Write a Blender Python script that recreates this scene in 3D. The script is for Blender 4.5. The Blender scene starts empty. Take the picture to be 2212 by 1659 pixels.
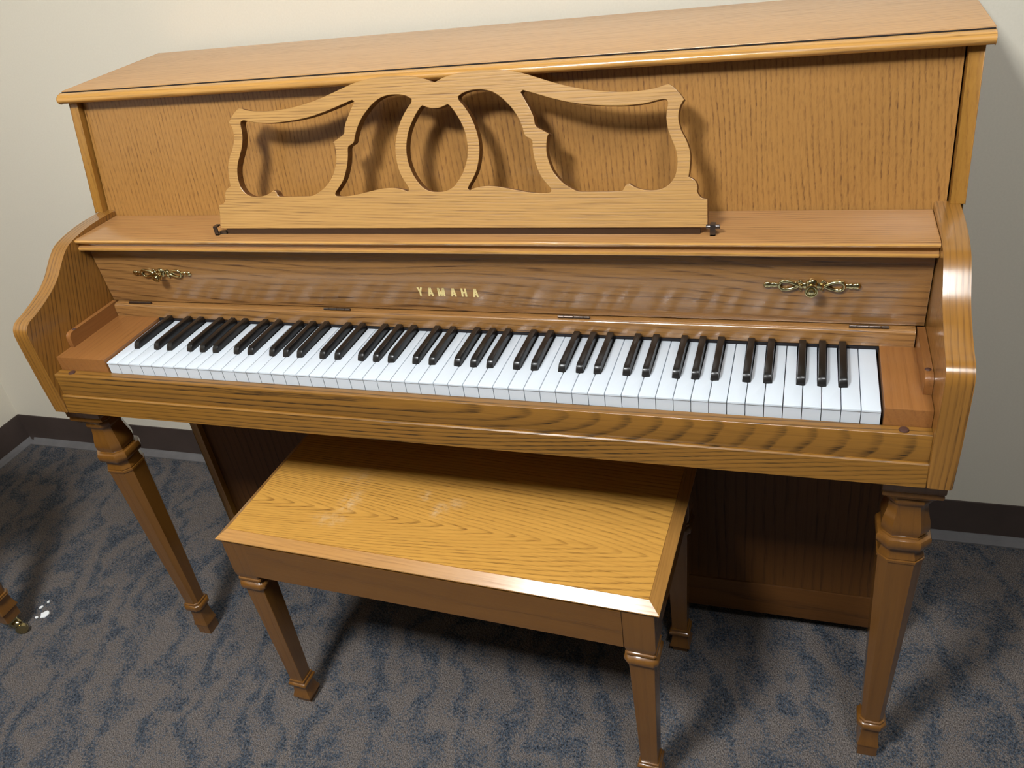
import bpy, bmesh, math, random
from mathutils import Vector, Matrix
S = bpy.context.scene
C = S.collection
R = math.radians
random.seed(7)

# ---------------------------------------------------------------- camera
cd = bpy.data.cameras.new('camera')
cam = bpy.data.objects.new('camera', cd)
C.objects.link(cam)
PAN, TILT, ROLL = -0.3863, -0.5658, -0.1537
fw = Vector((math.sin(PAN)*math.cos(TILT), math.cos(PAN)*math.cos(TILT), math.sin(TILT)))
r0 = fw.cross(Vector((0, 0, 1))).normalized()
u0 = r0.cross(fw)
rr = r0*math.cos(ROLL) + u0*math.sin(ROLL)
uu = -r0*math.sin(ROLL) + u0*math.cos(ROLL)
M = Matrix((rr, uu, -fw)).transposed().to_4x4()
M.translation = Vector((0.5277, -0.9278, 1.3736))
cam.matrix_world = M
cd.sensor_width = 36
cd.sensor_fit = 'HORIZONTAL'
cd.lens = 1794.85/2212*36
cd.clip_start = .02
S.camera = cam

# ---------------------------------------------------------------- light and exposure
w = bpy.data.worlds.new('room_world')
S.world = w
w.use_nodes = True
w.node_tree.nodes['Background'].inputs[0].default_value = (0.8, 0.86, 1, 1)
w.node_tree.nodes['Background'].inputs[1].default_value = 0.03
S.view_settings.view_transform = 'Standard'
S.view_settings.look = 'None'
S.view_settings.gamma = 1
S.view_settings.use_curve_mapping = False
S.view_settings.exposure = 1.76

CEIL = 2.6
# (x, y, size x, size y, strength of the diffuser)
FIXTURES = [(-0.38, -1.28, 0.38, 0.42, 47.0), (0.88, -0.85, 0.18, 0.75, 19.0)]

# ---------------------------------------------------------------- node helpers
class NT:
    def __init__(s, name):
        s.m = bpy.data.materials.new(name)
        s.m.use_nodes = True
        s.t = s.m.node_tree
        s.b = s.t.nodes['Principled BSDF']
    def n(s, kind, **kw):
        x = s.t.nodes.new(kind)
        for k, v in kw.items():
            if k.startswith('i_'):
                key = k[2:]
                key = int(key) if key.isdigit() else key.replace('_', ' ')
                x.inputs[key].default_value = v
            else:
                setattr(x, k, v)
        return x
    def l(s, a, b):
        s.t.links.new(a, b)
    def math(s, op, a, b=None, c=None, clamp=False):
        x = s.t.nodes.new('ShaderNodeMath'); x.operation = op; x.use_clamp = clamp
        for i, v in enumerate((a, b, c)):
            if v is None: continue
            if isinstance(v, (int, float)): x.inputs[i].default_value = v
            else: s.l(v, x.inputs[i])
        return x.outputs[0]
    def mapr(s, v, a, b, c=0.0, d=1.0, smooth=False):
        x = s.t.nodes.new('ShaderNodeMapRange')
        if smooth: x.interpolation_type = 'SMOOTHSTEP'
        s.l(v, x.inputs[0])
        for i, q in enumerate((a, b, c, d)): x.inputs[i+1].default_value = q
        return x.outputs[0]
    def mapping(s, v, scale=(1, 1, 1), loc=(0, 0, 0), rot=(0, 0, 0)):
        x = s.t.nodes.new('ShaderNodeMapping')
        s.l(v, x.inputs[0])
        x.inputs['Scale'].default_value = scale
        x.inputs['Location'].default_value = loc
        x.inputs['Rotation'].default_value = rot
        return x.outputs[0]
    def noise(s, v, scale, detail=2, rough=.5, dist=0.0):
        x = s.t.nodes.new('ShaderNodeTexNoise')
        s.l(v, x.inputs['Vector'])
        x.inputs['Scale'].default_value = scale
        x.inputs['Detail'].default_value = detail
        x.inputs['Roughness'].default_value = rough
        x.inputs['Distortion'].default_value = dist
        return x.outputs['Fac']
    def mix(s, f, a, b, mode='MIX'):
        x = s.t.nodes.new('ShaderNodeMix'); x.data_type = 'RGBA'; x.blend_type = mode
        for sock, v in ((x.inputs[0], f), (x.inputs[6], a), (x.inputs[7], b)):
            if isinstance(v, (int, float)): sock.default_value = v
            elif isinstance(v, tuple): sock.default_value = (*v, 1) if len(v) == 3 else v
            else: s.l(v, sock)
        return x.outputs[2]
    def bump(s, h, strength, dist):
        x = s.t.nodes.new('ShaderNodeBump')
        x.inputs['Strength'].default_value = strength
        x.inputs['Distance'].default_value = dist
        s.l(h, x.inputs['Height'])
        s.l(x.outputs[0], s.b.inputs['Normal'])

def srgb(r, g, b):
    f = lambda c: (c/255/12.92) if c/255 <= .04045 else ((c/255+.055)/1.055)**2.4
    return (f(r), f(g), f(b))

def oak(name, light, dark, freq=130.0, s=0.0, c=0.0, x0=0.0, wav=5.0, lowf=(.7, 3.0), ring_amt=.55, pores=.5, rough=.34, blot=.3, coat=.5, spots=None, bend=.03, sig=.09, eps=.007, mw=1.0, fw_=.16, zmix=.35, soft=False, ell=False, cr=.17):
    """Oak in the 'grain' attribute (metres; x along the grain, y across). The growth rings are the level
    sets of an elongated cone, so s > 0 gives cathedral arches and s = 0 straight grain."""
    k = NT(name)
    a = k.n('ShaderNodeAttribute', attribute_name='grain').outputs['Vector']
    sx = k.n('ShaderNodeSeparateXYZ'); k.l(a, sx.inputs[0])
    A = k.math('ADD', sx.outputs[1], -c)
    A = k.math('ADD', A, k.math('MULTIPLY', sx.outputs[2], zmix))
    low = k.noise(k.mapping(a, (lowf[0], lowf[1], lowf[1])), 1, 2.0, .5)
    mid = k.noise(k.mapping(a, (5, 28, 28)), 1, 2, .55)
    fine = k.noise(k.mapping(a, (16, 150, 150)), 1, 2, .6)
    if s > 0:
        L = k.math('ADD', sx.outputs[0], -x0)
        if soft: L = k.math('MULTIPLY', k.math('ADD', L, k.math('SQRT', k.math('ADD', k.math('MULTIPLY', L, L), .03))), .5*s)
        else: L = k.math('MULTIPLY', L, s)
        A = k.math('ADD', A, k.math('MULTIPLY', k.math('SUBTRACT', low, .5), bend))
        A2 = k.math('MULTIPLY', A, A)
        L = k.math('MULTIPLY', L, k.math('EXPONENT', k.math('MULTIPLY', A2, -1/(sig*sig))))
        if ell: d = k.math('SQRT', k.math('ADD', A2, k.math('MULTIPLY', L, L)))
        else: d = k.math('ADD', k.math('SQRT', k.math('ADD', A2, eps*eps)), L)
    else:
        d = A
    v = k.math('MULTIPLY', d, freq)
    v = k.math('ADD', v, k.math('MULTIPLY', low, wav))
    v = k.math('ADD', v, k.math('MULTIPLY', mid, mw))
    v = k.math('ADD', v, k.math('MULTIPLY', fine, fw_))
    fr = k.math('FRACT', v)
    ring = k.mapr(fr, .50, .88, 0, 1, True)
    ring = k.math('MULTIPLY', ring, k.mapr(fr, 1.0, .90, 0, 1))
    strength = k.mapr(k.noise(k.mapping(a, (1.5, 38, 38), (9, 2, 4)), 1, 1, .5), .35, .65, .45, 1)
    ring = k.math('MULTIPLY', ring, strength)
    dash = k.noise(k.mapping(a, (26, 620, 620)), 1, 2, .6)
    dsh = k.mapr(dash, .44, .60, 0, 1)
    dash2 = k.noise(k.mapping(a, (11, 380, 380), (4, 7, 1)), 1, 2, .55)
    ds2 = k.mapr(dash2, .50, .64, 0, 1)
    ringb = k.math('MULTIPLY', ring, k.math('ADD', .38, k.math('MULTIPLY', dsh, .62)))
    pm = k.math('MULTIPLY', ds2, k.math('ADD', .45, k.math('MULTIPLY', ring, .55)))
    dk = k.math('ADD', k.math('MULTIPLY', ringb, ring_amt), k.math('MULTIPLY', pm, pores), clamp=True)
    b1 = k.noise(k.mapping(a, (1.4, 9, 9), (3.1, 1.7, 5.2)), 1, 2, .5)
    base = k.mix(k.mapr(b1, .35, .65, 0, blot), light, tuple(.70*x + .30*y for x, y in zip(light, dark)))
    hi = k.mapr(k.noise(k.mapping(a, (9, 240, 240), (1, 5, 2)), 1, 2, .5), .45, .7, 0, .35)
    base = k.mix(hi, base, (min(1, light[0]*1.15), min(1, light[1]*1.2), light[2]*1.3))
    col = k.mix(dk, base, dark)
    if spots:
        o = k.n('ShaderNodeTexCoord').outputs['Object']
        tot = None
        wn = k.noise(o, 70, 4, .7)
        for (x, y, rx, ry, amt) in spots:
            q = k.mapping(o, (1/rx, 1/ry, 0), (-x/rx, -y/ry, 0))
            ln = k.n('ShaderNodeVectorMath', operation='LENGTH'); k.l(q, ln.inputs[0])
            s_ = k.math('MULTIPLY', k.mapr(ln.outputs['Value'], 1.3, .2, 0, 1, True), k.mapr(wn, .42, .66, 0, amt))
            tot = s_ if tot is None else k.math('MAXIMUM', tot, s_)
        col = k.mix(tot, col, srgb(222, 196, 160))
    k.l(col, k.b.inputs['Base Color'])
    rg = k.math('ADD', rough, k.math('MULTIPLY', dk, .15))
    k.l(rg, k.b.inputs['Roughness'])
    k.b.inputs['Coat Weight'].default_value = coat
    k.b.inputs['Coat Roughness'].default_value = cr
    k.b.inputs['Specular IOR Level'].default_value = .35
    h = k.math('SUBTRACT', 1.0, k.math('ADD', k.math('MULTIPLY', ringb, .7), k.math('MULTIPLY', pm, .5)))
    k.bump(h, .45, .0005)
    return k.m

def plain(name, col, rough=.5, metal=0.0, coat=0.0, bump=None, spec=None):
    k = NT(name)
    k.b.inputs['Base Color'].default_value = (*col, 1)
    k.b.inputs['Roughness'].default_value = rough
    k.b.inputs['Metallic'].default_value = metal
    k.b.inputs['Coat Weight'].default_value = coat
    k.b.inputs['Coat Roughness'].default_value = .08
    if spec is not None: k.b.inputs['Specular IOR Level'].default_value = spec
    if bump:
        o = k.n('ShaderNodeTexCoord').outputs['Object']
        nz = k.noise(o, bump[0], 3, .6)
        k.bump(nz, bump[1], bump[2])
        c2 = tuple(c*.82 for c in col)
        k.l(k.mix(k.mapr(k.noise(o, bump[0]*.3, 3, .6), .35, .65, 0, 1), col, c2), k.b.inputs['Base Color'])
    return k.m

OAK = {
    'veneer': oak('oak_veneer', srgb(160, 114, 58), srgb(94, 58, 22), freq=120, wav=9, ring_amt=.60, pores=.42, rough=.38, coat=.3),
    'top': oak('oak_lid_veneer', srgb(190, 142, 88), srgb(122, 82, 42), freq=150, wav=12, lowf=(1.2, 4), ring_amt=.72, pores=.35, rough=.36),
    'post': oak('oak_side_panel', srgb(160, 113, 48), srgb(108, 68, 24), freq=90, wav=5, ring_amt=.4, pores=.3, rough=.34, coat=.4),
    'solid': oak('oak_solid', srgb(146, 100, 42), srgb(74, 46, 16), freq=130, wav=6, ring_amt=.85, pores=.40, rough=.30, coat=.9),
    'bold': oak('oak_bold_figure', srgb(134, 92, 36), srgb(46, 30, 12), freq=108, s=.25, c=.702, x0=.14, wav=2.0, lowf=(.8, 5), ring_amt=1.15, pores=.35, rough=.32, coat=.4, bend=.012, sig=3.0, eps=.006, mw=.45, fw_=.15, zmix=0, soft=True, ell=True),
    'bed': oak('oak_keybed', srgb(134, 92, 36), srgb(50, 33, 12), freq=150, s=.13, c=.72, x0=.1, wav=2.0, lowf=(.8, 5), ring_amt=1.0, pores=.35, rough=.32, coat=.4, bend=.01, sig=3.0, mw=.6, fw_=.2, zmix=0, soft=True),
    'trim': oak('oak_bright_trim', srgb(198, 146, 76), srgb(120, 80, 34), freq=140, wav=5, ring_amt=.6, pores=.4, rough=.25, coat=1.0, cr=.12),
    'shelf': oak('oak_shelf', srgb(166, 120, 72), srgb(102, 66, 33), freq=150, wav=12, lowf=(1.2, 4), ring_amt=.66, pores=.35, rough=.34, coat=.6),
    'fall': oak('oak_fallboard', srgb(146, 104, 58), srgb(76, 46, 20), freq=250, wav=9, lowf=(1.2, 4), ring_amt=.62, pores=.60, rough=.25, coat=.75, cr=.14),
    'red': oak('oak_key_block', srgb(140, 92, 48), srgb(104, 64, 32), freq=90, wav=4, ring_amt=.30, pores=.25, rough=.34, blot=.5),
    'pale': oak('oak_music_desk', srgb(178, 134, 74), srgb(112, 76, 36), freq=230, wav=9, ring_amt=.55, pores=.55, rough=.42, coat=.2),
    'leg': oak('oak_leg', srgb(112, 72, 25), srgb(78, 47, 16), freq=60, wav=4, ring_amt=.30, pores=.16, rough=.38, blot=.6, coat=1.0, cr=.12),
    'bench': oak('oak_bench_top', srgb(198, 146, 68), srgb(112, 70, 24), freq=125, s=.19, c=-.070, x0=.10, wav=1.5, lowf=(1.5, 5), ring_amt=.85, pores=.30, rough=.36, bend=.03, sig=.10, eps=.005, mw=.8, fw_=.35, zmix=0,
                 spots=[(-.182, -.050, .022, .038, .45), (-.055, -.010, .014, .016, .5), (-.012, -.038, .016, .022, .55), (.010, -.017, .020, .015, .35),
                        (-.195, -.098, .04, .02, .3), (-.2, .02, .035, .03, .2)]),
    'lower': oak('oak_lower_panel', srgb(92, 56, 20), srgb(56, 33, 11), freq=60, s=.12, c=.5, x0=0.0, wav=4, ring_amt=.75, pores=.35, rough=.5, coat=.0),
}
OAK['edge'] = oak('oak_edge_moulding', srgb(174, 124, 62), srgb(112, 72, 30), freq=150, wav=5, ring_amt=.5, pores=.4, rough=.34, coat=.55)
EDGE = oak('oak_dark_edge', srgb(112, 70, 30), srgb(70, 42, 18), freq=90, wav=4, ring_amt=.4, pores=.4, rough=.45, coat=.1)  # darker brown oak for the cut edges of the music desk
IVORY = plain('white_key_plastic', srgb(203, 210, 218), .28, coat=.2)
EBONY = plain('black_key_plastic', srgb(26, 23, 21), .30, coat=0)
BLACK = plain('black_felt', srgb(18, 12, 16), .9)
BRASS = plain('polished_brass', srgb(186, 172, 126), .20, metal=1.0)
GOLD = plain('gold_inlay', srgb(238, 216, 150), .45, metal=.25)
BRONZE = plain('dark_bronze', srgb(96, 84, 76), .32, metal=.9)
STEEL = plain('bracket_steel', srgb(105, 98, 94), .30, metal=.9)
BARM = plain('desk_bar_brown', srgb(72, 52, 38), .35, metal=.3)
RUBBER = plain('brown_rubber', srgb(70, 42, 32), .6)
PAPER = plain('white_scrap', srgb(235, 235, 235), .8)
BASEM = plain('vinyl_base', srgb(66, 54, 49), .55, bump=(40, .1, .001))
TOEM = plain('vinyl_toe', srgb(112, 109, 109), .6, bump=(60, .1, .001))
DARKW = plain('dark_interior', srgb(30, 20, 14), .8)

# wall paint
k = NT('wall_paint')
o = k.n('ShaderNodeTexCoord').outputs['Object']
n1 = k.noise(o, 260, 3, .6); n2 = k.noise(o, 2.2, 3, .5)
c = k.mix(k.mapr(n1, .35, .65, 0, .35), srgb(225, 217, 200), srgb(215, 207, 190))
c = k.mix(k.mapr(n2, .3, .7, 0, .3), c, srgb(218, 210, 194))
k.l(c, k.b.inputs['Base Color']); k.b.inputs['Roughness'].default_value = .62
k.bump(n1, .18, .0012)
WALL = k.m
CEILM = plain('ceiling_paint', srgb(128, 128, 128), .8)
FARM = plain('far_wall_paint', srgb(118, 118, 116), .8)

# carpet
k = NT('carpet')
o = k.n('ShaderNodeTexCoord').outputs['Object']
wob = k.noise(k.mapping(o, (1, 1, 1), rot=(0, 0, .6)), 17, 2, .5, 1.2)
wv = k.n('ShaderNodeTexWave', wave_type='BANDS', bands_direction='DIAGONAL')
wv.inputs['Scale'].default_value = 5.0; wv.inputs['Distortion'].default_value = 9
wv.inputs['Detail'].default_value = 2.0; wv.inputs['Detail Scale'].default_value = 2.2; wv.inputs['Detail Roughness'].default_value = .5
k.l(k.mapping(o, (1.0, .8, 1), rot=(0, 0, R(20))), wv.inputs['Vector'])
loop = k.noise(k.mapping(o, (1, 1, 1), rot=(0, 0, .5)), 190, 1, .5)
loop2 = k.noise(k.mapping(o, (420, 260, 300), rot=(0, 0, .9)), 1, 1, .5)
fib = k.noise(k.mapping(o, (520, 330, 400), rot=(0, 0, .7)), 1, 2, .6)
pt = k.math('ADD', k.math('MULTIPLY', wv.outputs['Fac'], .38), k.math('MULTIPLY', wob, .90))
pt = k.mapr(pt, .40, .95, 0, 1)
th = k.math('ADD', k.math('MULTIPLY', loop, .5), k.math('MULTIPLY', loop2, .5))
sp = k.math('ADD', k.math('MULTIPLY', pt, .82), k.math('MULTIPLY', k.math('SUBTRACT', th, .5), 4.2))
navy = k.mapr(sp, .38, .66, 0, 1)
taupe = k.mix(k.mapr(fib, .36, .64), srgb(66, 60, 57), srgb(122, 114, 109))
blue = k.mix(k.mapr(loop2, .36, .64), srgb(13, 17, 24), srgb(80, 87, 97))
col = k.mix(navy, taupe, blue)
col = k.mix(k.math('MULTIPLY', pt, .12), col, srgb(56, 62, 72))
k.l(col, k.b.inputs['Base Color'])
k.b.inputs['Roughness'].default_value = .95
k.b.inputs['Specular IOR Level'].default_value = .1
k.bump(k.math('ADD', th, k.math('MULTIPLY', fib, .4)), .9, .004)
CARPET = k.m

def emit(name, col, st):
    m = bpy.data.materials.new(name); m.use_nodes = True
    t = m.node_tree; t.nodes.clear()
    e = t.nodes.new('ShaderNodeEmission'); e.inputs[0].default_value = (*col, 1); e.inputs[1].default_value = st
    ou = t.nodes.new('ShaderNodeOutputMaterial'); t.links.new(e.outputs[0], ou.inputs[0])
    return m

# ---------------------------------------------------------------- object helpers
def tag(o, label=None, cat=None, group=None, kind=None):
    if label: o['label'] = label
    if cat: o['category'] = cat
    if group: o['group'] = group
    if kind: o['kind'] = kind
    return o

def empty(name, loc=(0, 0, 0), rz=0):
    o = bpy.data.objects.new(name, None); C.objects.link(o)
    o.location = loc; o.rotation_euler = (0, 0, rz); o.empty_display_size = .1
    return o

SEED = [0]
def set_grain(me, axis='x', off=None, fn=None, tilt=.012):
    """per corner 'grain' vector: along the grain, across, depth."""
    if off is None:
        SEED[0] += 1
        rs = random.Random(SEED[0]*17+3)
        off = (rs.uniform(-5, 5), rs.uniform(-5, 5), rs.uniform(-5, 5))
    at = me.attributes.new('grain', 'FLOAT_VECTOR', 'CORNER')
    vals = []
    for p in me.polygons:
        for li in p.loop_indices:
            co = me.vertices[me.loops[li].vertex_index].co
            if fn: g = fn(co, p.normal)
            elif axis == 'x': g = (co.x, co.y, co.z)
            elif axis == 'y': g = (co.y, co.x, co.z)
            else: g = (co.z, co.x, co.y)
            vals += [g[0]+off[0], g[1]+tilt*g[0]+off[1], g[2]+tilt*.5*g[0]+off[2]]
    at.data.foreach_set('vector', vals)

def link(name, bm, mat, parent=None, bevel=0.0, seg=2, axis='x', off=None, fn=None, smooth=True, loc=None, tilt=.012, angle=32):
    if bevel > 0:
        es = [e for e in bm.edges if len(e.link_faces) == 2 and e.calc_face_angle(0) > R(angle)]
        bmesh.ops.bevel(bm, geom=es, offset=bevel, segments=seg, profile=.6, affect='EDGES', clamp_overlap=True)
    bmesh.ops.recalc_face_normals(bm, faces=bm.faces)
    me = bpy.data.meshes.new(name)
    bm.to_mesh(me); bm.free()
    if smooth:
        for p in me.polygons: p.use_smooth = True
        me.set_sharp_from_angle(angle=R(38))
    set_grain(me, axis, off, fn, tilt)
    me.materials.append(mat)
    o = bpy.data.objects.new(name, me); C.objects.link(o)
    if parent: o.parent = parent
    if loc: o.location = loc
    return o

def box(bm, x0, x1, y0, y1, z0, z1):
    v = [bm.verts.new((x, y, z)) for x in (x0, x1) for y in (y0, y1) for z in (z0, z1)]
    for f in ((0, 1, 3, 2), (4, 6, 7, 5), (0, 4, 5, 1), (2, 3, 7, 6), (0, 2, 6, 4), (1, 5, 7, 3)):
        bm.faces.new([v[i] for i in f])

def prism_x(bm, prof, x0, x1):
    """closed (y, z) profile extruded along x"""
    a = [bm.verts.new((x0, y, z)) for y, z in prof]
    b = [bm.verts.new((x1, y, z)) for y, z in prof]
    n = len(prof)
    bm.faces.new(a); bm.faces.new(b[::-1])
    for i in range(n):
        bm.faces.new((a[i], a[(i+1) % n], b[(i+1) % n], b[i]))

def prism_z(bm, prof, z0, z1):
    a = [bm.verts.new((x, y, z0)) for x, y in prof]
    b = [bm.verts.new((x, y, z1)) for x, y in prof]
    n = len(prof)
    bm.faces.new(a); bm.faces.new(b[::-1])
    for i in range(n):
        bm.faces.new((a[i], a[(i+1) % n], b[(i+1) % n], b[i]))

def stack(bm, rows, cx=0, cy=0):
    """rows of (z, half width, chamfer ratio): a square section with chamfered corners"""
    rings = []
    for z, h, c in rows:
        k_ = h*(1-c)
        pts = [(h, -k_), (h, k_), (k_, h), (-k_, h), (-h, k_), (-h, -k_), (-k_, -h), (k_, -h)]
        rings.append([bm.verts.new((cx+x, cy+y, z)) for x, y in pts])
    for a, b in zip(rings[:-1], rings[1:]):
        for i in range(8):
            bm.faces.new((a[i], a[(i+1) % 8], b[(i+1) % 8], b[i]))
    bm.faces.new(rings[0]); bm.faces.new(rings[-1][::-1])

def lathe(bm, rows, seg=24, mat=None):
    rings = []
    for r_, z in rows:
        ring = []
        for i in range(seg):
            a = 2*math.pi*i/seg
            v = Vector((r_*math.cos(a), r_*math.sin(a), z))
            if mat: v = mat @ v
            ring.append(bm.verts.new(v))
        rings.append(ring)
    for a, b in zip(rings[:-1], rings[1:]):
        for i in range(seg):
            bm.faces.new((a[i], a[(i+1) % seg], b[(i+1) % seg], b[i]))
    bm.faces.new(rings[0]); bm.faces.new(rings[-1][::-1])

def tube(bm, pts, rad, seg=8, closed=False, flat=1.0):
    """tube along pts (xz plane ornament); rad may be a list; flat squashes y"""
    n = len(pts); rings = []
    for i in range(n):
        p = Vector(pts[i])
        a = Vector(pts[(i-1) % n]) if (closed or i > 0) else p
        b = Vector(pts[(i+1) % n]) if (closed or i < n-1) else p
        t = (b-a).normalized()
        yv = Vector((0, 1, 0))
        s_ = t.cross(yv)
        if s_.length < 1e-4: s_ = Vector((1, 0, 0))
        s_.normalize(); q = s_.cross(t).normalized()
        rd = rad[i] if isinstance(rad, (list, tuple)) else rad
        rings.append([bm.verts.new(p + s_*rd*math.cos(2*math.pi*j/seg) + q*rd*flat*math.sin(2*math.pi*j/seg)) for j in range(seg)])
    m = n if closed else n-1
    for i in range(m):
        a, b = rings[i], rings[(i+1) % n]
        for j in range(seg):
            bm.faces.new((a[j], a[(j+1) % seg], b[(j+1) % seg], b[j]))
    if not closed:
        bm.faces.new(rings[0]); bm.faces.new(rings[-1][::-1])

def blob(bm, c_, r_, sx=1, sy=1, sz=1):
    bmesh.ops.create_icosphere(bm, subdivisions=2, radius=1,
        matrix=Matrix.Translation(c_) @ Matrix.Diagonal((r_*sx, r_*sy, r_*sz, 1)))

def catmull(pts, closed=True, sub=4, corner=48):
    """smooth a polyline but keep its sharp corners"""
    n = len(pts); out = []
    def crn(i):
        a, b, c_ = Vector(pts[(i-1) % n]), Vector(pts[i % n]), Vector(pts[(i+1) % n])
        if (b-a).length < 1e-9 or (c_-b).length < 1e-9: return True
        return (b-a).angle(c_-b) > R(corner)
    for i in range(n if closed else n-1):
        p1, p2 = Vector(pts[i]), Vector(pts[(i+1) % n])
        p0 = p1 if crn(i) else Vector(pts[(i-1) % n])
        p3 = p2 if crn(i+1) else Vector(pts[(i+2) % n])
        for j in range(sub):
            t = j/sub
            q = .5*((2*p1) + (-p0+p2)*t + (2*p0-5*p1+4*p2-p3)*t*t + (-p0+3*p1-3*p2+p3)*t**3)
            out.append((q[0], q[1]))
    return out

# ---------------------------------------------------------------- room
WY = .600       # back wall plane
WX = -1.765     # left wall plane
RX = 2.9; FY = -4.0
def slab(name, x0, x1, y0, y1, z0, z1, mat):
    bm = bmesh.new(); box(bm, x0, x1, y0, y1, z0, z1)
    o = link(name, bm, mat, smooth=False)
    o['kind'] = 'structure'
    return o
slab('floor', WX-.1, RX+.1, FY-.1, WY+.1, -.06, 0, CARPET)
slab('ceiling', WX-.1, RX+.1, FY-.1, WY+.1, CEIL, CEIL+.06, CEILM)
slab('wall_back', WX-.1, RX+.1, WY, WY+.1, 0, CEIL, WALL)
slab('wall_left', WX-.1, WX, FY-.1, WY, 0, CEIL, WALL)
slab('wall_right', RX, RX+.1, FY-.1, WY, 0, CEIL, FARM)
slab('wall_front', WX, RX, FY-.1, FY, 0, CEIL, FARM)
# coved vinyl base: dark face and lighter toe strip
def base_profile(d):  # (distance from the wall, z)
    return [(0, .0), (d+.004, .0), (d+.003, .006), (d, .014), (d, .094), (d-.001, .097), (0, .097)]
bm = bmesh.new(); prism_x(bm, [(WY-a, z) for a, z in base_profile(.004)], WX+.001, RX); tag(link('baseboard_back', bm, BASEM), kind='structure')
bm = bmesh.new()
pr = [(WX+a, z) for a, z in base_profile(.004)]
a_ = [bm.verts.new((x, FY, z)) for x, z in pr]; b_ = [bm.verts.new((x, WY-.001, z)) for x, z in pr]
bm.faces.new(a_); bm.faces.new(b_[::-1])
for i in range(len(pr)): bm.faces.new((a_[i], a_[(i+1) % len(pr)], b_[(i+1) % len(pr)], b_[i]))
tag(link('baseboard_left', bm, BASEM), kind='structure')
bm = bmesh.new(); prism_x(bm, [(WY-.004, .0), (WY-.026, .0), (WY-.026, .003), (WY-.012, .006), (WY-.007, .013), (WY-.004, .013)], WX+.026, RX); tag(link('trim_1', bm, TOEM), kind='structure')
bm = bmesh.new()
pr = [(WX+.004, .0), (WX+.026, .0), (WX+.026, .003), (WX+.012, .006), (WX+.007, .013), (WX+.004, .013)]
a_ = [bm.verts.new((x, FY, z)) for x, z in pr]; b_ = [bm.verts.new((x, WY-.004, z)) for x, z in pr]
bm.faces.new(a_); bm.faces.new(b_[::-1])
for i in range(len(pr)): bm.faces.new((a_[i], a_[(i+1) % len(pr)], b_[(i+1) % len(pr)], b_[i]))
tag(link('trim_2', bm, TOEM), kind='structure')

for i, (x, y, sx, sy, st) in enumerate(FIXTURES):
    t = empty('ceiling_light', (x, y, CEIL))
    tag(t, 'wide flat ceiling light in front of the piano, towards the ' + ('left wall' if i == 0 else 'right wall'), 'light', 'ceiling lights')
    bm = bmesh.new()
    hx, hy = sx/2, sy/2
    for (a, b, c_, d) in ((-hx-.02, hx+.02, -hy-.02, -hy), (-hx-.02, hx+.02, hy, hy+.02), (-hx-.02, -hx, -hy, hy), (hx, hx+.02, -hy, hy)):
        box(bm, a, b, c_, d, -.03, 0)
    link('frame', bm, CEILM, t, smooth=False)
    bm = bmesh.new(); box(bm, -hx, hx, -hy, hy, -.022, -.004)
    link('diffuser', bm, emit('diffuser_glow', (1.0, 1.03, 1.03), st), t, smooth=False)

# ---------------------------------------------------------------- the piano
PX, PY = 0.0, .41
piano = empty('upright_piano', (PX, PY, 0))
tag(piano, 'honey oak upright piano with open fretwork music desk against the back wall', 'piano')
OFF = (-PX, -PY, 0)
def part(name, bm, mat, **kw):
    parent = kw.pop('parent', piano)
    bmesh.ops.translate(bm, verts=bm.verts, vec=OFF)
    return link(name, bm, mat, parent, **kw)

AI, AO = .6955, .7265    # arm inner / outer
PI_, PO = .7135, .7322   # side panel inner / outer

# sides of the cabinet: the leaning upper post and the lower side in one board
for s in (-1, 1):
    bm = bmesh.new()
    prof = [(.2425, .9045), (.2835, 1.0975), (.565, 1.0975), (.565, .03), (.256, .03), (.256, .9045)]
    prism_x(bm, prof, min(s*PI_, s*PO), max(s*PI_, s*PO))
    part('side_panel', bm, OAK['post'], bevel=.0012, axis='z')
# upper panel, leaning
bm = bmesh.new()
prism_x(bm, [(.2490, .884), (.2935, 1.0972), (.306, 1.0972), (.2615, .884)], -PI_+.0024, PI_-.0024)
part('upper_panel', bm, OAK['veneer'], axis='z')
# lower front panel with bottom rail
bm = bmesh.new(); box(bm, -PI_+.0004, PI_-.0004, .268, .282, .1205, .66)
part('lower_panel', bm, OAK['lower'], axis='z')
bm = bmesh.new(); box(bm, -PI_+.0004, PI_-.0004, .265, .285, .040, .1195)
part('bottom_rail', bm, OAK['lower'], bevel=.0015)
# back frame so that the cabinet is closed
bm = bmesh.new(); box(bm, -PI_+.0004, PI_-.0004, .545, .565, .03, 1.097); box(bm, -PI_+.0004, PI_-.0004, .286, .545, .03, .05)
part('back_frame', bm, DARKW, smooth=False)

# lid
bm = bmesh.new()
prism_x(bm, [(.2856, 1.0976), (.2856, 1.1160), (.2862, 1.1168), (.566, 1.1192), (.568, 1.117), (.568, 1.0976)], -.7405, .7405)
part('lid', bm, OAK['top'], bevel=.0009)
bm = bmesh.new()
prism_x(bm, [(.2830, 1.0976), (.2745, 1.0976), (.2705, 1.0990), (.2680, 1.1015), (.2668, 1.1038), (.2672, 1.1068), (.2692, 1.1098), (.2732, 1.1124), (.2785, 1.1138), (.2822, 1.1143), (.2830, 1.1138)], -.7405, .7405)
bm2 = bmesh.new(); box(bm2, -.7400, .7400, .2832, .2853, 1.0980, 1.1157)  # dark strip added in the lid gap, standing in for its shade
part('lid_seam_shade', bm2, DARKW, smooth=False)
part('lid_moulding', bm, OAK['trim'], bevel=.0012, angle=50)

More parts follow.
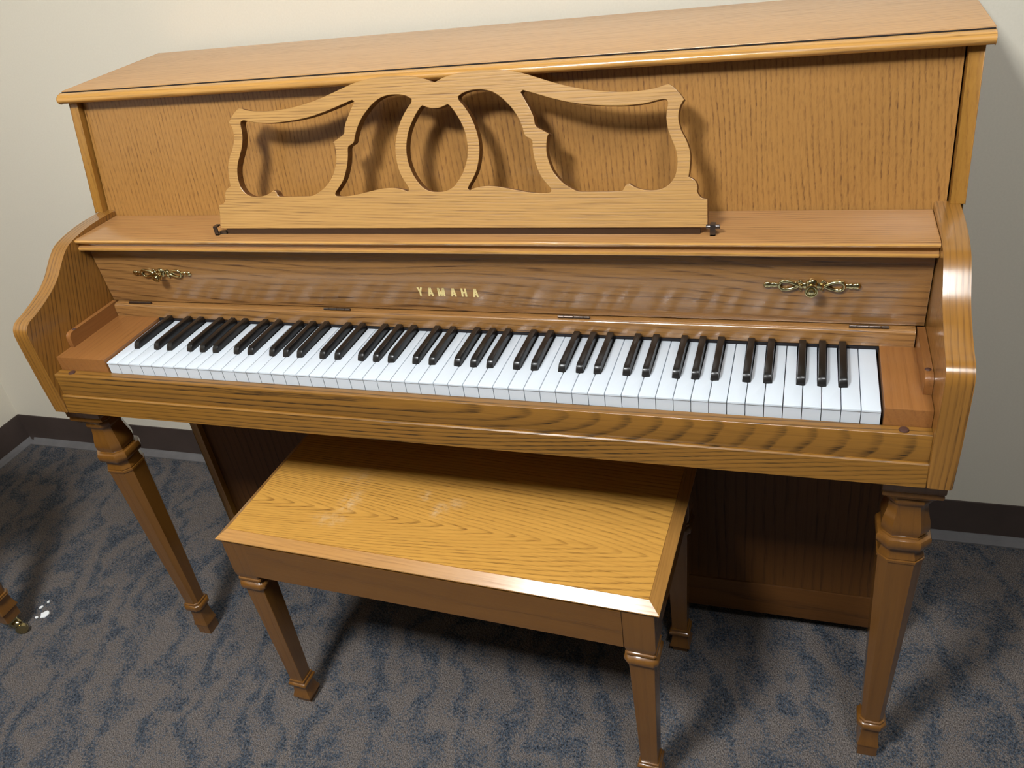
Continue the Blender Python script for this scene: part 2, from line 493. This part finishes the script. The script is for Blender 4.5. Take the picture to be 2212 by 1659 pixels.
# shelf
bm = bmesh.new()
prism_x(bm, [(.2485, .895), (.1415, .895), (.1387, .8940), (.1374, .8915), (.1383, .8890), (.1410, .8880), (.1452, .8872), (.1464, .8840), (.1452, .8812),
             (.1415, .8806), (.1392, .8795), (.1385, .8770), (.1393, .8745), (.1420, .8735), (.152, .8735), (.2485, .8735)], -.6950, .6950)
sh = part('shelf', bm, OAK['shelf'], off=(2.2, 1.1, .3), angle=50)
sh.data.materials.append(OAK['trim'])
for p in sh.data.polygons:
    if p.center.y+PY < .1480 and p.normal.z < .9: p.material_index = 1

# arms
ARM = [(.2538, .9045), (.2126, .9047), (.1780, .9030), (.1440, .8980), (.1210, .8915), (.1040, .8805), (.0895, .8675), (.0780, .8565), (.0650, .8465),
       (.0470, .8362), (.0240, .8265), (.0010, .8185), (-.0120, .8152), (-.0205, .8110), (-.0262, .8050), (-.0290, .7975), (-.0300, .7850), (-.0296, .7500), (-.0284, .7000), (-.0270, .6353), (.2538, .6353)]
front = catmull(ARM[:18], closed=False, sub=3, corner=60) + ARM[18:]
def arm_grain(s):
    # arc length along the visible edge
    acc = [0.0]
    for (a, b), (c_, d) in zip(front[:-1], front[1:]): acc.append(acc[-1]+math.hypot(c_-a, d-b))
    def fn(co, nrm):
        y, z = co.y+PY, co.z
        if abs(nrm.x) > .7: return (z*.9+y*.35, y*.9-z*.35, co.x)
        i = min(range(len(front)), key=lambda q: (front[q][0]-y)**2+(front[q][1]-z)**2)
        return (acc[i], co.x*1.0, .4)
    return fn
for s in (-1, 1):
    bm = bmesh.new()
    prism_x(bm, front, min(s*AI, s*AO), max(s*AI, s*AO))
    es = [e for e in bm.edges if abs(e.verts[0].co.x-e.verts[1].co.x) < 1e-6]
    bmesh.ops.bevel(bm, geom=es, offset=.0035, segments=3, profile=.5, affect='EDGES', clamp_overlap=True)
    part('arm', bm, OAK['solid'], fn=arm_grain(s))

# keybed, key slip
bm = bmesh.new()
prism_x(bm, [(-.0215, .6700), (-.0232, .6682), (-.0262, .6353), (.262, .6353), (.262, .655), (.19, .655), (.19, .6700)], -AI+.0002, AI-.0002)
part('keybed', bm, OAK['bed'], off=(0, 0, 0), tilt=0, fn=lambda co, n_: (co.x, co.z, co.y))
bm = bmesh.new()
prism_x(bm, [(.0000, .7085), (.0000, .6702), (-.0188, .6702), (-.0180, .7085), (-.0172, .7105), (-.0008, .7105)], -AI+.0003, AI-.0003)
slip = part('key_slip', bm, OAK['bold'], off=(0, 0, 0), tilt=0, bevel=.0006, fn=lambda co, n_: (co.x, co.z if n_.z < .7 else co.y+.50, co.y))
for s in (-1, 1):
    bm = bmesh.new(); lathe(bm, [(.0058, .7100), (.0062, .7108), (.0056, .7122), (.003, .7128)], 20, Matrix.Translation((s*.6632, -.0092, 0)))
    part('rubber_button', bm, RUBBER, parent=slip)

# keys
KX = .025; KW = 1.223/52; X0 = KX-.6115
KF, KB, KT = 0.0008, .1500, .7300
whites = []
for i in range(52): whites.append('ABCDEFG'[i % 7])
boff = {'A': .0027, 'C': -.0020, 'D': .0020, 'F': -.0029, 'G': 0.0}   # black key after this white
has = lambda ch: ch in 'ACDFG'
bpos = {}
for i in range(51):
    if has(whites[i]):
        bpos[i] = X0+(i+1)*KW+boff[whites[i]]
BW = .0128
for i in range(52):
    x0, x1 = X0+i*KW+.0005, X0+(i+1)*KW-.0005
    tl, tr = x0, x1
    if i in bpos: tr = bpos[i]-BW/2
    if (i-1) in bpos: tl = bpos[i-1]+BW/2
    ys = .0490
    ol = [(x0, KF), (x1, KF)]
    if tr < x1: ol += [(x1, ys), (tr, ys)]
    else: ol += []
    ol += [(tr, KB), (tl, KB)]
    if tl > x0: ol += [(tl, ys), (x0, ys)]
    bm = bmesh.new()
    prism_z(bm, ol, KT-.0028, KT)
    es = [e for e in bm.edges if len(e.link_faces) == 2 and all(v.co.z > KT-.0005 for v in e.verts)] + \
         [e for e in bm.edges if all(abs(v.co.y-KF) < 1e-5 for v in e.verts) and abs(e.verts[0].co.z-e.verts[1].co.z) > .001]
    bmesh.ops.bevel(bm, geom=es, offset=.0006, segments=2, profile=.5, affect='EDGES', clamp_overlap=True)
    ol2 = [(x, y if y > KF+.001 else y+.0010) for x, y in ol]
    prism_z(bm, ol2, KT-.022, KT-.0028)
    part('white_key', bm, IVORY)
for i, x in bpos.items():
    bm = bmesh.new()
    y0, y1 = .0495, .1495
    hb, ht, hz = .0056, .0046, .0118
    rows = [(y0, KT-.012, hb), (y0+.0006, KT+.0020, hb), (y0+.0035, KT+.0085, ht+.0004), (y0+.0062, KT+.0108, ht), (y0+.0100, KT+hz, ht), (y1, KT+hz, ht)]
    # section along y: bottom width hb, top width interpolated
    L = []
    for (y, z, h) in rows:
        L.append((bm.verts.new((x-h, y, z)), bm.verts.new((x+h, y, z))))
    bl = (bm.verts.new((x-hb, y1, KT-.012)), bm.verts.new((x+hb, y1, KT-.012)))
    for a, b in zip(L[:-1], L[1:]): bm.faces.new((a[0], a[1], b[1], b[0]))
    bm.faces.new((L[-1][0], L[-1][1], bl[1], bl[0])); bm.faces.new((L[0][0], bl[0], bl[1], L[0][1]))
    bm.faces.new([l[0] for l in L]+[bl[0]]); bm.faces.new(([l[1] for l in L]+[bl[1]])[::-1])
    part('black_key', bm, EBONY, bevel=.0008, seg=2)
# dark key frame and felt strip behind the keys
bm = bmesh.new(); box(bm, X0-.004, X0+1.227, .003, .19, .6702, .700); part('key_frame', bm, BLACK)
bm = bmesh.new(); box(bm, X0-.003, X0+1.226, .1503, .158, .700, .7335); part('felt_strip', bm, BLACK)

# key blocks
for s in (-1, 1):
    a, b = (-AI+.0003, X0-.0030) if s < 0 else (X0+1.223+.0032, AI-.0003)
    bm = bmesh.new(); box(bm, a, b, .0006, .165, .6702, .7348)
    part('key_block', bm, OAK['red'], bevel=.0008, axis='y')
    bm = bmesh.new()
    pr = [(.158, .7350), (.0360, .7350), (.0360, .7500)]
    for q in range(1, 6):
        an = math.pi/2*q/6; pr.append((.0360+.011*(1-math.cos(an)), .7500+.011*math.sin(an)))
    pr += [(.047, .7610), (.164, .7610), (.1635, .7590)]
    prism_x(bm, pr, min(s*.6850, s*(AI-.0003)), max(s*.6850, s*(AI-.0003)))
    st = part('cheek_strip', bm, OAK['red'], bevel=.0007, axis='y')
    bm = bmesh.new(); lathe(bm, [(.0035, .7606), (.0040, .7612), (.0030, .7622), (.001, .7625)], 14, Matrix.Translation((s*.6895, .0545, 0)))
    part('rubber_button', bm, RUBBER, parent=st)

# fallboard and its hinged rail
bm = bmesh.new()
prism_x(bm, [(.1600, .8733), (.1668, .7602), (.1820, .7602), (.1750, .8733)], -AI+.0010, AI-.0012)
fall = part('fallboard', bm, OAK['fall'], bevel=.0008)
bm = bmesh.new()
prism_x(bm, [(.1572, .7588), (.1545, .7580), (.1527, .7560), (.1522, .7540), (.1514, .7340), (.1660, .7340), (.1730, .7588)], -.6840, .6835)
part('hinge_rail', bm, OAK['fall'], bevel=.0012)
FD = Vector((0, .1668-.1600, .7602-.8733)).normalized()       # down the fallboard
FN = Vector((0, FD.z, -FD.y)); FN = FN if FN.y < 0 else -FN    # outward
def onfall(x, z, out=0.0):
    y = .1600+(.8733-z)/(.8733-.7602)*(.0068)
    return Vector((x, y, z)) + FN*out
for xc in (-.626, -.210, .2045, .6245):
    bm = bmesh.new()
    for q, (a, b, rd) in enumerate(((-.0255, -.0155, .0022), (-.0150, -.0005, .0022), (0, .0150, .0022), (.0155, .0255, .0022))):
        m = Matrix.Translation((xc+a, .1580, .7612)) @ Matrix.Rotation(R(90), 4, 'Y')
        lathe(bm, [(rd*.8, 0), (rd, .0004), (rd, b-a-.0004), (rd*.8, b-a)], 12, m)
    part('hinge', bm, BRONZE, parent=fall)

# lettering: six gold inlaid capitals built from strokes
CAPH, ST = .0152, .0031
def letter(ch, x, wd):
    bm = bmesh.new()
    zb = .7876
    def stroke(p, q, wdt=ST):
        # a bar from p to q (x, height fraction) of constant horizontal width
        pts = []
        for (px_, f), sg in ((p, -1), (p, 1), (q, 1), (q, -1)):
            pts.append((x+px_+sg*wdt/2, zb+f*CAPH))
        a = [bm.verts.new(onfall(u, v_, .0004)) for u, v_ in pts]
        b = [bm.verts.new(onfall(u, v_, -.001)) for u, v_ in pts]
        bm.faces.new(a); bm.faces.new(b[::-1])
        for i in range(4): bm.faces.new((a[i], b[i], b[(i+1) % 4], a[(i+1) % 4]))
    h = ST/2
    if ch == 'Y':
        stroke((h, 1), (wd/2, .42)); stroke((wd-h, 1), (wd/2, .42)); stroke((wd/2, .5), (wd/2, 0))
    elif ch == 'A':
        stroke((wd/2-.0004, 1), (h, 0)); stroke((wd/2+.0004, 1), (wd-h, 0)); 
        for f0, f1 in ((.22, .37),):
            pts = [(x+h, f0), (x+wd-h, f0), (x+wd-h-.001, f1), (x+h+.001, f1)]
            a = [bm.verts.new(onfall(u, zb+v_*CAPH, .00045)) for u, v_ in pts]
            b = [bm.verts.new(onfall(u, zb+v_*CAPH, -.001)) for u, v_ in pts]
            bm.faces.new(a); bm.faces.new(b[::-1])
            for i in range(4): bm.faces.new((a[i], b[i], b[(i+1) % 4], a[(i+1) % 4]))
    elif ch == 'M':
        stroke((h, 1), (h, 0)); stroke((wd-h, 1), (wd-h, 0)); stroke((h+.0004, 1), (wd/2, .0)); stroke((wd-h-.0004, 1), (wd/2, .0))
    elif ch == 'H':
        stroke((h, 1), (h, 0)); stroke((wd-h, 1), (wd-h, 0))
        pts = [(x+h, .43), (x+wd-h, .43), (x+wd-h, .59), (x+h, .59)]
        a = [bm.verts.new(onfall(u, zb+v_*CAPH, .00045)) for u, v_ in pts]
        b = [bm.verts.new(onfall(u, zb+v_*CAPH, -.001)) for u, v_ in pts]
        bm.faces.new(a); bm.faces.new(b[::-1])
        for i in range(4): bm.faces.new((a[i], b[i], b[(i+1) % 4], a[(i+1) % 4]))
    part('letter', bm, GOLD, parent=fall, smooth=False)
for ch, x, wd in (('Y', -.0555, .0094), ('A', -.0375, .0098), ('M', -.0196, .0122), ('A', .0026, .0098), ('H', .0212, .0092), ('A', .0404, .0098)):
    letter(ch, x, wd)

# brass pulls
def pull(xc):
    bm = bmesh.new()
    zc = .8208
    for s in (-1, 1):
        loop = [(.0165, 0), (.0215, .0028), (.0270, .0050), (.0335, .0064), (.0390, .0058), (.0418, .0030), (.0424, 0), (.0414, -.0030), (.0385, -.0058), (.0330, -.0064), (.0265, -.0048), (.0210, -.0026)]
        lp = catmull(loop, True, 3, 80)
        pts = [tuple(onfall(xc+s*a, zc+b, .0022)) for a, b in lp]
        tube(bm, pts, .0025, 12, True)
        # tip: solid scalloped leaf; inner neck widens towards the rosette
        tip = ((.0415, .0032), (.0440, .0040), (.0462, .0029), (.0488, .0042), (.0512, .0043), (.0530, .0030), (.0552, .0042), (.0578, .0048), (.0602, .0046), (.0622, .0034), (.0634, .0014))
        tube(bm, [tuple(onfall(xc+s*a, zc, .0014)) for a, b in tip], [b for a, b in tip], 14, flat=.5)
        neck = ((.0190, .0026), (.0170, .0040), (.0152, .0058), (.0138, .0072), (.0126, .0060), (.0110, .0042), (.0092, .0048), (.0070, .0055))
        tube(bm, [tuple(onfall(xc+s*a, zc, .0016)) for a, b in neck], [b for a, b in neck], 14, flat=.45)
        for (a, b, rd) in ((.0400, .0068, .0017), (.0400, -.0066, .0017), (.0140, .0068, .0020), (.0140, -.0066, .0022), (.0205, .0044, .0014)):
            blob(bm, onfall(xc+s*a, zc+b, .0018), rd, 1, .7, 1)
        tube(bm, [tuple(onfall(xc+s*a, zc+b, .002)) for a, b in ((.0120, .0055), (.0165, .0078), (.0178, .0060))], [.0016, .0014, .0010], 6)
    blob(bm, onfall(xc, zc+.0030, .002), .0088, 1, .45, .85)
    rot = FN.to_track_quat('Z', 'Y').to_matrix().to_4x4()
    base = Matrix.Translation(onfall(xc, zc, 0)) @ rot
    p = part('pull_handle', bm, BRASS, parent=fall)
    p['label'] = 'ornate brass pull with round knob'
    bm = bmesh.new()
    lathe(bm, [(.0075, 0), (.0070, .003), (.0045, .005), (.0042, .0115), (.0060, .0135), (.0088, .0155), (.0091, .0172), (.0086, .0186), (.0075, .0188), (.0066, .0168), (.0056, .0168), (.0050, .0188), (.0038, .0206), (.0012, .0212)], 28, base)
    q = part('knob', bm, BRASS, parent=fall)
for xc in (-.5542, .5462): pull(xc)

# music desk
OUTER = [(4014, -6), (4000, 382), (3944, 390), (3906, 408), (3874, 446), (3858, 484), (3861, 534), (3850, 584), (3823, 627), (3775, 662), (3738, 679), (3747, 774), (3754, 897), (3743, 1021), (3693, 1158), (3630, 1271), (3590, 1382), (3578, 1480), (3593, 1588), (3616, 1637), (3647, 1687), (3601, 1750), (3540, 1819), (3485, 1866), (3439, 1892), (3379, 1888), (3283, 1860), (3105, 1836), (2898, 1828), (2663, 1840), (2371, 1875), (2102, 1928), (1830, 2003), (1555, 2095), (1388, 2148), (1220, 2190), (1022, 2218), (792, 2231), (559, 2227), (353, 2205), (200, 2175), (100, 2145), (0, 2108)]
OVALR = [(0, 1737), (70, 1743), (140, 1763), (202, 1788), (260, 1741), (359, 1604), (443, 1442), (486, 1280), (497, 1120), (471, 959), (404, 798), (308, 663), (228, 590), (120, 545), (0, 534)]
BELL = [(376, 1885), (446, 1928), (550, 1957), (668, 1966), (784, 1957), (899, 1926), (1013, 1861), (1125, 1765), (1223, 1658), (1306, 1525), (1355, 1407), (1384, 1315), (1416, 1280), (1472, 1252), (1498, 1215), (1504, 1115), (1525, 984), (1566, 851), (1621, 731), (1705, 624), (1761, 562), (1775, 525), (1750, 498), (1618, 492), (1446, 508), (1244, 544), (1040, 583), (893, 603), (744, 606), (600, 583), (515, 550), (485, 575), (504, 618), (567, 713), (625, 820), (665, 954), (687, 1114), (678, 1274), (636, 1434), (567, 1595), (469, 1744), (390, 1832)]
BIG = [(1341, 1893), (1370, 1919), (1400, 1914), (1579, 1858), (1773, 1798), (2047, 1727), (2318, 1681), (2585, 1656), (2849, 1645), (3108, 1659), (3261, 1688), (3363, 1705), (3414, 1690), (3427, 1644), (3413, 1523), (3415, 1426), (3440, 1302), (3490, 1177), (3544, 1052), (3573, 927), (3571, 803), (3541, 678), (3466, 579), (3364, 522), (3234, 506), (3102, 521), (2995, 556), (2915, 607), (2862, 577), (2823, 513), (2729, 502), (2457, 502), (2237, 504), (2126, 532), (1959, 632), (1820, 780), (1751, 925), (1718, 1057), (1717, 1187), (1735, 1289), (1763, 1309), (1685, 1355), (1560, 1430), (1533, 1541), (1480, 1659), (1410, 1780)]
def sc(l): return [(a/10000, b/10000) for a, b in l]
def mirror(l): return [(-a, b) for a, b in l[::-1]]
outer = sc(OUTER); full_outer = outer + mirror(outer[:-1])
ov = sc(OVALR); full_oval = ov + mirror(ov[1:-1])
loops = [catmull(full_outer, True, 4, 42), catmull(full_oval, True, 4, 42), catmull(sc(BELL), True, 4, 60), catmull(mirror(sc(BELL)), True, 4, 60), catmull(sc(BIG), True, 4, 55), catmull(mirror(sc(BIG)), True, 4, 55)]
cu = bpy.data.curves.new('music_desk', 'CURVE'); cu.dimensions = '2D'; cu.fill_mode = 'BOTH'
TH = .015
cu.extrude = TH/2-.0009; cu.bevel_depth = .0009; cu.bevel_resolution = 1; cu.offset = -.0009
for lp in loops:
    sp_ = cu.splines.new('POLY'); sp_.points.add(len(lp)-1)
    for i, (a, b) in enumerate(lp): sp_.points[i].co = (a, b, 0, 1)
    sp_.use_cyclic_u = True
tmp = bpy.data.objects.new('tmp', cu); C.objects.link(tmp)
dg = bpy.context.evaluated_depsgraph_get()
me = bpy.data.meshes.new_from_object(tmp.evaluated_get(dg))
bpy.data.objects.remove(tmp)
me.name = 'music_desk'
LEAN = R(20.0)
for p in me.polygons: p.use_smooth = False
set_grain(me, 'x', (3.3, 1.9, .4), None, .01)
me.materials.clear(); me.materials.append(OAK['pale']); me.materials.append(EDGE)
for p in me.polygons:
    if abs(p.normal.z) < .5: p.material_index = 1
desk = bpy.data.objects.new('music_desk', me); C.objects.link(desk); desk.parent = piano
# local x across, local y up the board, local z out of its face
U = Vector((0, math.sin(LEAN), math.cos(LEAN))); F = Vector((0, -math.cos(LEAN), math.sin(LEAN)))
mt = Matrix((Vector((1, 0, 0)), U, F)).transposed().to_4x4()
mt.translation = Vector((.005, .1643, .906)) - F*(TH/2) + Vector(OFF)
desk.matrix_local = mt
desk['label'] = 'paler oak fretwork desk'
def dpart(name, bm, mat):
    bmesh.ops.translate(bm, verts=bm.verts, vec=OFF)
    o = link(name, bm, mat, None)
    o.parent = desk; o.matrix_parent_inverse = mt.inverted()
    return o
bm = bmesh.new(); box(bm, -.3860, .3960, .1660, .1740, .8954, .9058); dpart('hinge_bar', bm, BARM)
for s in (-1, 1):
    bm = bmesh.new()
    x = .005+s*.4085
    box(bm, x-.0036, x+.0036, .1590, .1610, .8952, .9085)
    box(bm, x-.0036, x+.0036, .1590, .1700, .9085, .9110)
    box(bm, x-.0036, x+.0036, .1590, .1760, .8952, .8968)
    if s > 0:
        m = Matrix.Translation((x-.0095, .1655, .9060)) @ Matrix.Rotation(R(90), 4, 'Y')
        lathe(bm, [(.0030, 0), (.0034, .0006), (.0034, .0180), (.0028, .0190)], 12, m)
    else:
        box(bm, x+.0030, x+.0160, .1640, .1720, .8952, .9000)
    dpart('bracket', bm, STEEL)

# turned legs: square section with chamfered corners
LEGROWS = [(.6350, .0385, .02), (.6090, .0385, .02), (.6060, .0365, .02), (.6030, .0375, .03), (.5990, .0375, .05), (.5960, .0345, .15), (.5920, .0325, .3), (.5905, .0250, .4),
           (.5885, .0250, .42), (.5860, .0275, .42), (.5820, .0285, .42), (.5775, .0280, .42), (.5745, .0255, .42), (.5720, .0245, .42),
           (.5640, .0250, .42), (.5540, .0270, .42), (.5420, .0300, .42), (.5330, .0308, .42), (.5260, .0300, .42), (.5205, .0275, .42),
           (.5200, .0292, .42), (.5180, .0296, .42), (.5165, .0335, .42), (.5140, .0348, .42), (.5080, .0352, .42), (.5020, .0345, .42), (.4985, .0318, .42), (.4970, .0285, .42),
           (.4930, .0270, .42), (.4870, .0272, .42), (.4830, .0288, .42), (.4790, .0296, .42), (.4785, .0287, .42), (.4770, .0287, .42), (.4765, .0308, .42), (.4725, .0308, .42), (.4715, .0294, .42),
           (.2900, .0235, .40), (.0960, .0168, .38), (.0950, .0190, .38), (.0925, .0192, .38), (.0915, .0182, .38), (.0905, .0205, .38), (.0885, .0222, .38), (.0830, .0225, .38), (.0785, .0218, .38), (.0770, .0170, .3), (.0760, .0138, .1),
           (.0500, .0140, .02), (.0330, .0160, .02), (.0290, .0172, .02), (.0265, .0172, .02), (.0262, .0156, .02), (.0, .0150, .02)]
def leg_fn(co, n_):
    return (co.z, co.x, co.y)
for s, lx, tilt in ((-1, -.6805, R(-1.35)), (1, .6860, R(0.1))):
    bm = bmesh.new(); stack(bm, LEGROWS)
    o = link('leg', bm, OAK['leg'], piano, fn=leg_fn)
    o.location = (lx, .033-PY, 0)
    o.rotation_euler = (0, tilt, 0)

# three pedals behind the bench
for i, x in enumerate((-.07, 0, .07)):
    bm = bmesh.new()
    pr = [(-.011, 0), (.011, 0), (.013, -.045), (.010, -.068), (0, -.074), (-.010, -.068), (-.013, -.045)]
    prism_z(bm, [(x+a, .272+b) for a, b in pr], .064, .070)
    part('pedal', bm, BRASS, bevel=.001)

# ---------------------------------------------------------------- piano bench
BT = -.0364
bench = empty('piano_bench', (-.0097, .0571, 0), BT)
tag(bench, 'low oak bench with scuffed flat top pushed under the keyboard', 'bench')
HX, HY = .3865, .1727
bm = bmesh.new(); box(bm, -HX+.0178, HX-.0178, -HY+.0178, HY-.0178, .440, .4560)
link('seat_panel', bm, OAK['bench'], bench, bevel=.0005, off=(0, 0, 0), tilt=0)
# mitred sloping frame: four strips
IX, IY = HX-.0170, HY-.0170
for q in range(4):
    bm = bmesh.new()
    if q in (0, 2):
        sg = -1 if q == 0 else 1
        sec = [(IX, sg*IY, .4558), (HX, sg*HY, .4445), (HX, sg*HY, .4425), (HX-.012, sg*(HY-.012), .4375), (IX-.018, sg*(IY-.018), .4375)]
        # ends are mitred
        a = [bm.verts.new((-x, y, z)) for x, y, z in sec]; b = [bm.verts.new((x, y, z)) for x, y, z in sec]
        ax = 'x'
    else:
        sg = -1 if q == 1 else 1
        sec = [(sg*IX, IY, .4558), (sg*HX, HY, .4445), (sg*HX, HY, .4425), (sg*(HX-.012), HY-.012, .4375), (sg*(IX-.018), IY-.018, .4375)]
        a = [bm.verts.new((x, -y, z)) for x, y, z in sec]; b = [bm.verts.new((x, y, z)) for x, y, z in sec]
        ax = 'y'
    bm.faces.new(a); bm.faces.new(b[::-1])
    for i in range(5): bm.faces.new((a[i], a[(i+1) % 5], b[(i+1) % 5], b[i]))
    link('edge_moulding', bm, OAK['edge'], bench, axis=ax, smooth=False)
LX, LY = .3540, .1450
AZ = .362
for sg in (-1, 1):
    bm = bmesh.new(); box(bm, -LX+.024, LX-.024, sg*(LY+.019)-.007, sg*(LY+.019)+.003, AZ, .4375)
    link('apron', bm, OAK['leg'], bench, bevel=.0008, axis='x')
    bm = bmesh.new(); box(bm, sg*(LX+.019)-.007, sg*(LX+.019)+.003, -LY+.024, LY-.024, AZ, .4375)
    link('apron', bm, OAK['leg'], bench, bevel=.0008, axis='y')
BLEG = [(.4375, .0245, .03), (.3640, .0245, .03), (.3540, .0232, .08), (.3510, .0215, .12), (.3490, .0215, .12), (.3480, .0235, .14), (.3455, .0242, .14), (.3435, .0235, .14), (.3425, .0215, .14),
        (.3395, .0212, .18), (.3375, .0240, .24), (.3345, .0262, .26), (.3295, .0268, .26), (.3255, .0258, .26), (.3235, .0225, .2), (.3225, .0196, .08),
        (.3150, .0196, .04), (.1900, .0170, .04), (.0620, .0142, .04), (.0618, .0164, .04), (.0590, .0170, .04), (.0565, .0164, .04), (.0555, .0180, .04), (.0530, .0196, .04), (.0495, .0198, .04), (.0475, .0185, .04), (.0470, .0150, .04),
        (.0430, .0142, .03), (.0280, .0158, .03), (.0205, .0185, .03), (.0165, .0196, .03), (.0145, .0196, .03), (.0140, .0150, .03), (0, .0140, .03)]
for sx in (-1, 1):
    for sy in (-1, 1):
        bm = bmesh.new(); stack(bm, BLEG)
        if sx < 0 and sy < 0:      # this leg stands slightly splayed
            for v_ in bm.verts:
                q = max(0, (.34-v_.co.z)/.34); v_.co.x += .009*q; v_.co.y -= .004*q
        o = link('leg', bm, OAK['leg'], bench, fn=leg_fn)
        o.location = (sx*LX, sy*LY, 0)

# ---------------------------------------------------------------- second piano beside the left wall: only one foot of it is in the picture
pn2 = empty('upright_piano', (-1.55, -.75, 0))
tag(pn2, 'oak piano by the left wall, only its leg with a brass caster in view', 'piano')
def p2(name, bm, mat, **kw):
    bmesh.ops.translate(bm, verts=bm.verts, vec=(1.55, .75, 0))
    return link(name, bm, mat, kw.pop('parent', pn2), **kw)
bm = bmesh.new(); box(bm, -1.75, -1.47, -1.46, -.03, .06, 1.06); p2('cabinet', bm, OAK['veneer'], bevel=.002, axis='z')
bm = bmesh.new(); box(bm, -1.76, -1.44, -1.48, -.02, 1.0605, 1.08); p2('lid', bm, OAK['top'], bevel=.004, axis='y')
bm = bmesh.new(); box(bm, -1.469, -1.15, -1.45, -.04, .62, .70); p2('keybed', bm, OAK['solid'], bevel=.003, axis='y')
for y0 in (-1.45, -.072):
    bm = bmesh.new(); box(bm, -1.469, -1.145, y0, y0+.032, .7005, .80); p2('arm', bm, OAK['solid'], bevel=.01, axis='y')
bm = bmesh.new(); box(bm, -1.469, -1.32, -1.4175, -.0725, .7005, .78); p2('fallboard', bm, OAK['fall'], bevel=.006, axis='y')
LEG2 = [(.62, .036, .05), (.59, .036, .05), (.575, .026, .3), (.545, .034, .42), (.52, .028, .42), (.505, .036, .42), (.49, .028, .42), (.478, .031, .42), (.47, .030, .42), (.1220, .0195, .38),
        (.1210, .0228, .38), (.1185, .0232, .38), (.1170, .0222, .38), (.1160, .0238, .38), (.1135, .0238, .38), (.1125, .0200, .3), (.1050, .0185, .1), (.0960, .0185, .05), (.0860, .0205, .04), (.0780, .0228, .04), (.0760, .0228, .04), (.0720, .0190, .04), (.0480, .0190, .04)]
for y in (-1.42, -.068):
    bm = bmesh.new(); stack(bm, LEG2)
    o = link('leg', bm, OAK['leg'], pn2, fn=leg_fn)
    o.location = (-1.150+1.55, y+.75, 0)
    bm = bmesh.new()
    lathe(bm, [(.0165, .0480), (.0175, .0460), (.0165, .0400), (.0120, .0370), (.0085, .0330), (.0085, .0260), (.004, .0250)], 24)
    # horn cover and wheel
    cx_, cy_ = .0135, .004
    blob(bm, (cx_*.6, cy_-.001, .0262), .0135, 1.25, .85, .85)
    lathe(bm, [(.0095, -.0060), (.0128, -.0045), (.0135, 0), (.0128, .0045), (.0095, .0060)], 26, Matrix.Translation((cx_+.008, cy_-.004, .0137)) @ Matrix.Rotation(R(35), 4, 'Z') @ Matrix.Rotation(R(90), 4, 'X'))
    k_ = link('caster', bm, BRASS, o)
    k_['label'] = 'brass caster'

# ---------------------------------------------------------------- scraps on the carpet
def scrap(x, y, r_, seed, label, asp=1.0, rz=0):
    rs = random.Random(seed)
    bm = bmesh.new()
    n = 14
    pts = []
    for i in range(n):
        a = 2*math.pi*i/n; q = r_*rs.uniform(.72, 1.12)
        pts.append((q*math.cos(a)*asp, q*math.sin(a)))
    a = [bm.verts.new((px_, py_, .0004)) for px_, py_ in pts]; b = [bm.verts.new((px_*.95, py_*.95, .0018+rs.uniform(0, .0008))) for px_, py_ in pts]
    cv = bm.verts.new((0, 0, .0024))
    for i in range(n):
        bm.faces.new((a[i], a[(i+1) % n], b[(i+1) % n], b[i])); bm.faces.new((b[i], b[(i+1) % n], cv))
    bm.faces.new(a[::-1])
    o = link('paper_scrap', bm, PAPER, smooth=False)
    o.location = (x, y, .0004); o.rotation_euler = (0, 0, rz)
    tag(o, label, 'scrap', 'white scraps on the carpet')
scrap(-1.1201, -.0121, .0115, 3, 'largest white scrap on the carpet near the brass caster')
scrap(-1.1416, .0225, .0042, 4, 'small white scrap on the carpet furthest from the brass caster', .8, .5)
scrap(-1.1473, .0048, .0036, 5, 'thin curled white scrap on the carpet behind the largest scrap', 1.5, .9)
scrap(-1.1335, -.0248, .0036, 6, 'small white scrap on the carpet closest to the brass caster', 1.1, .2)
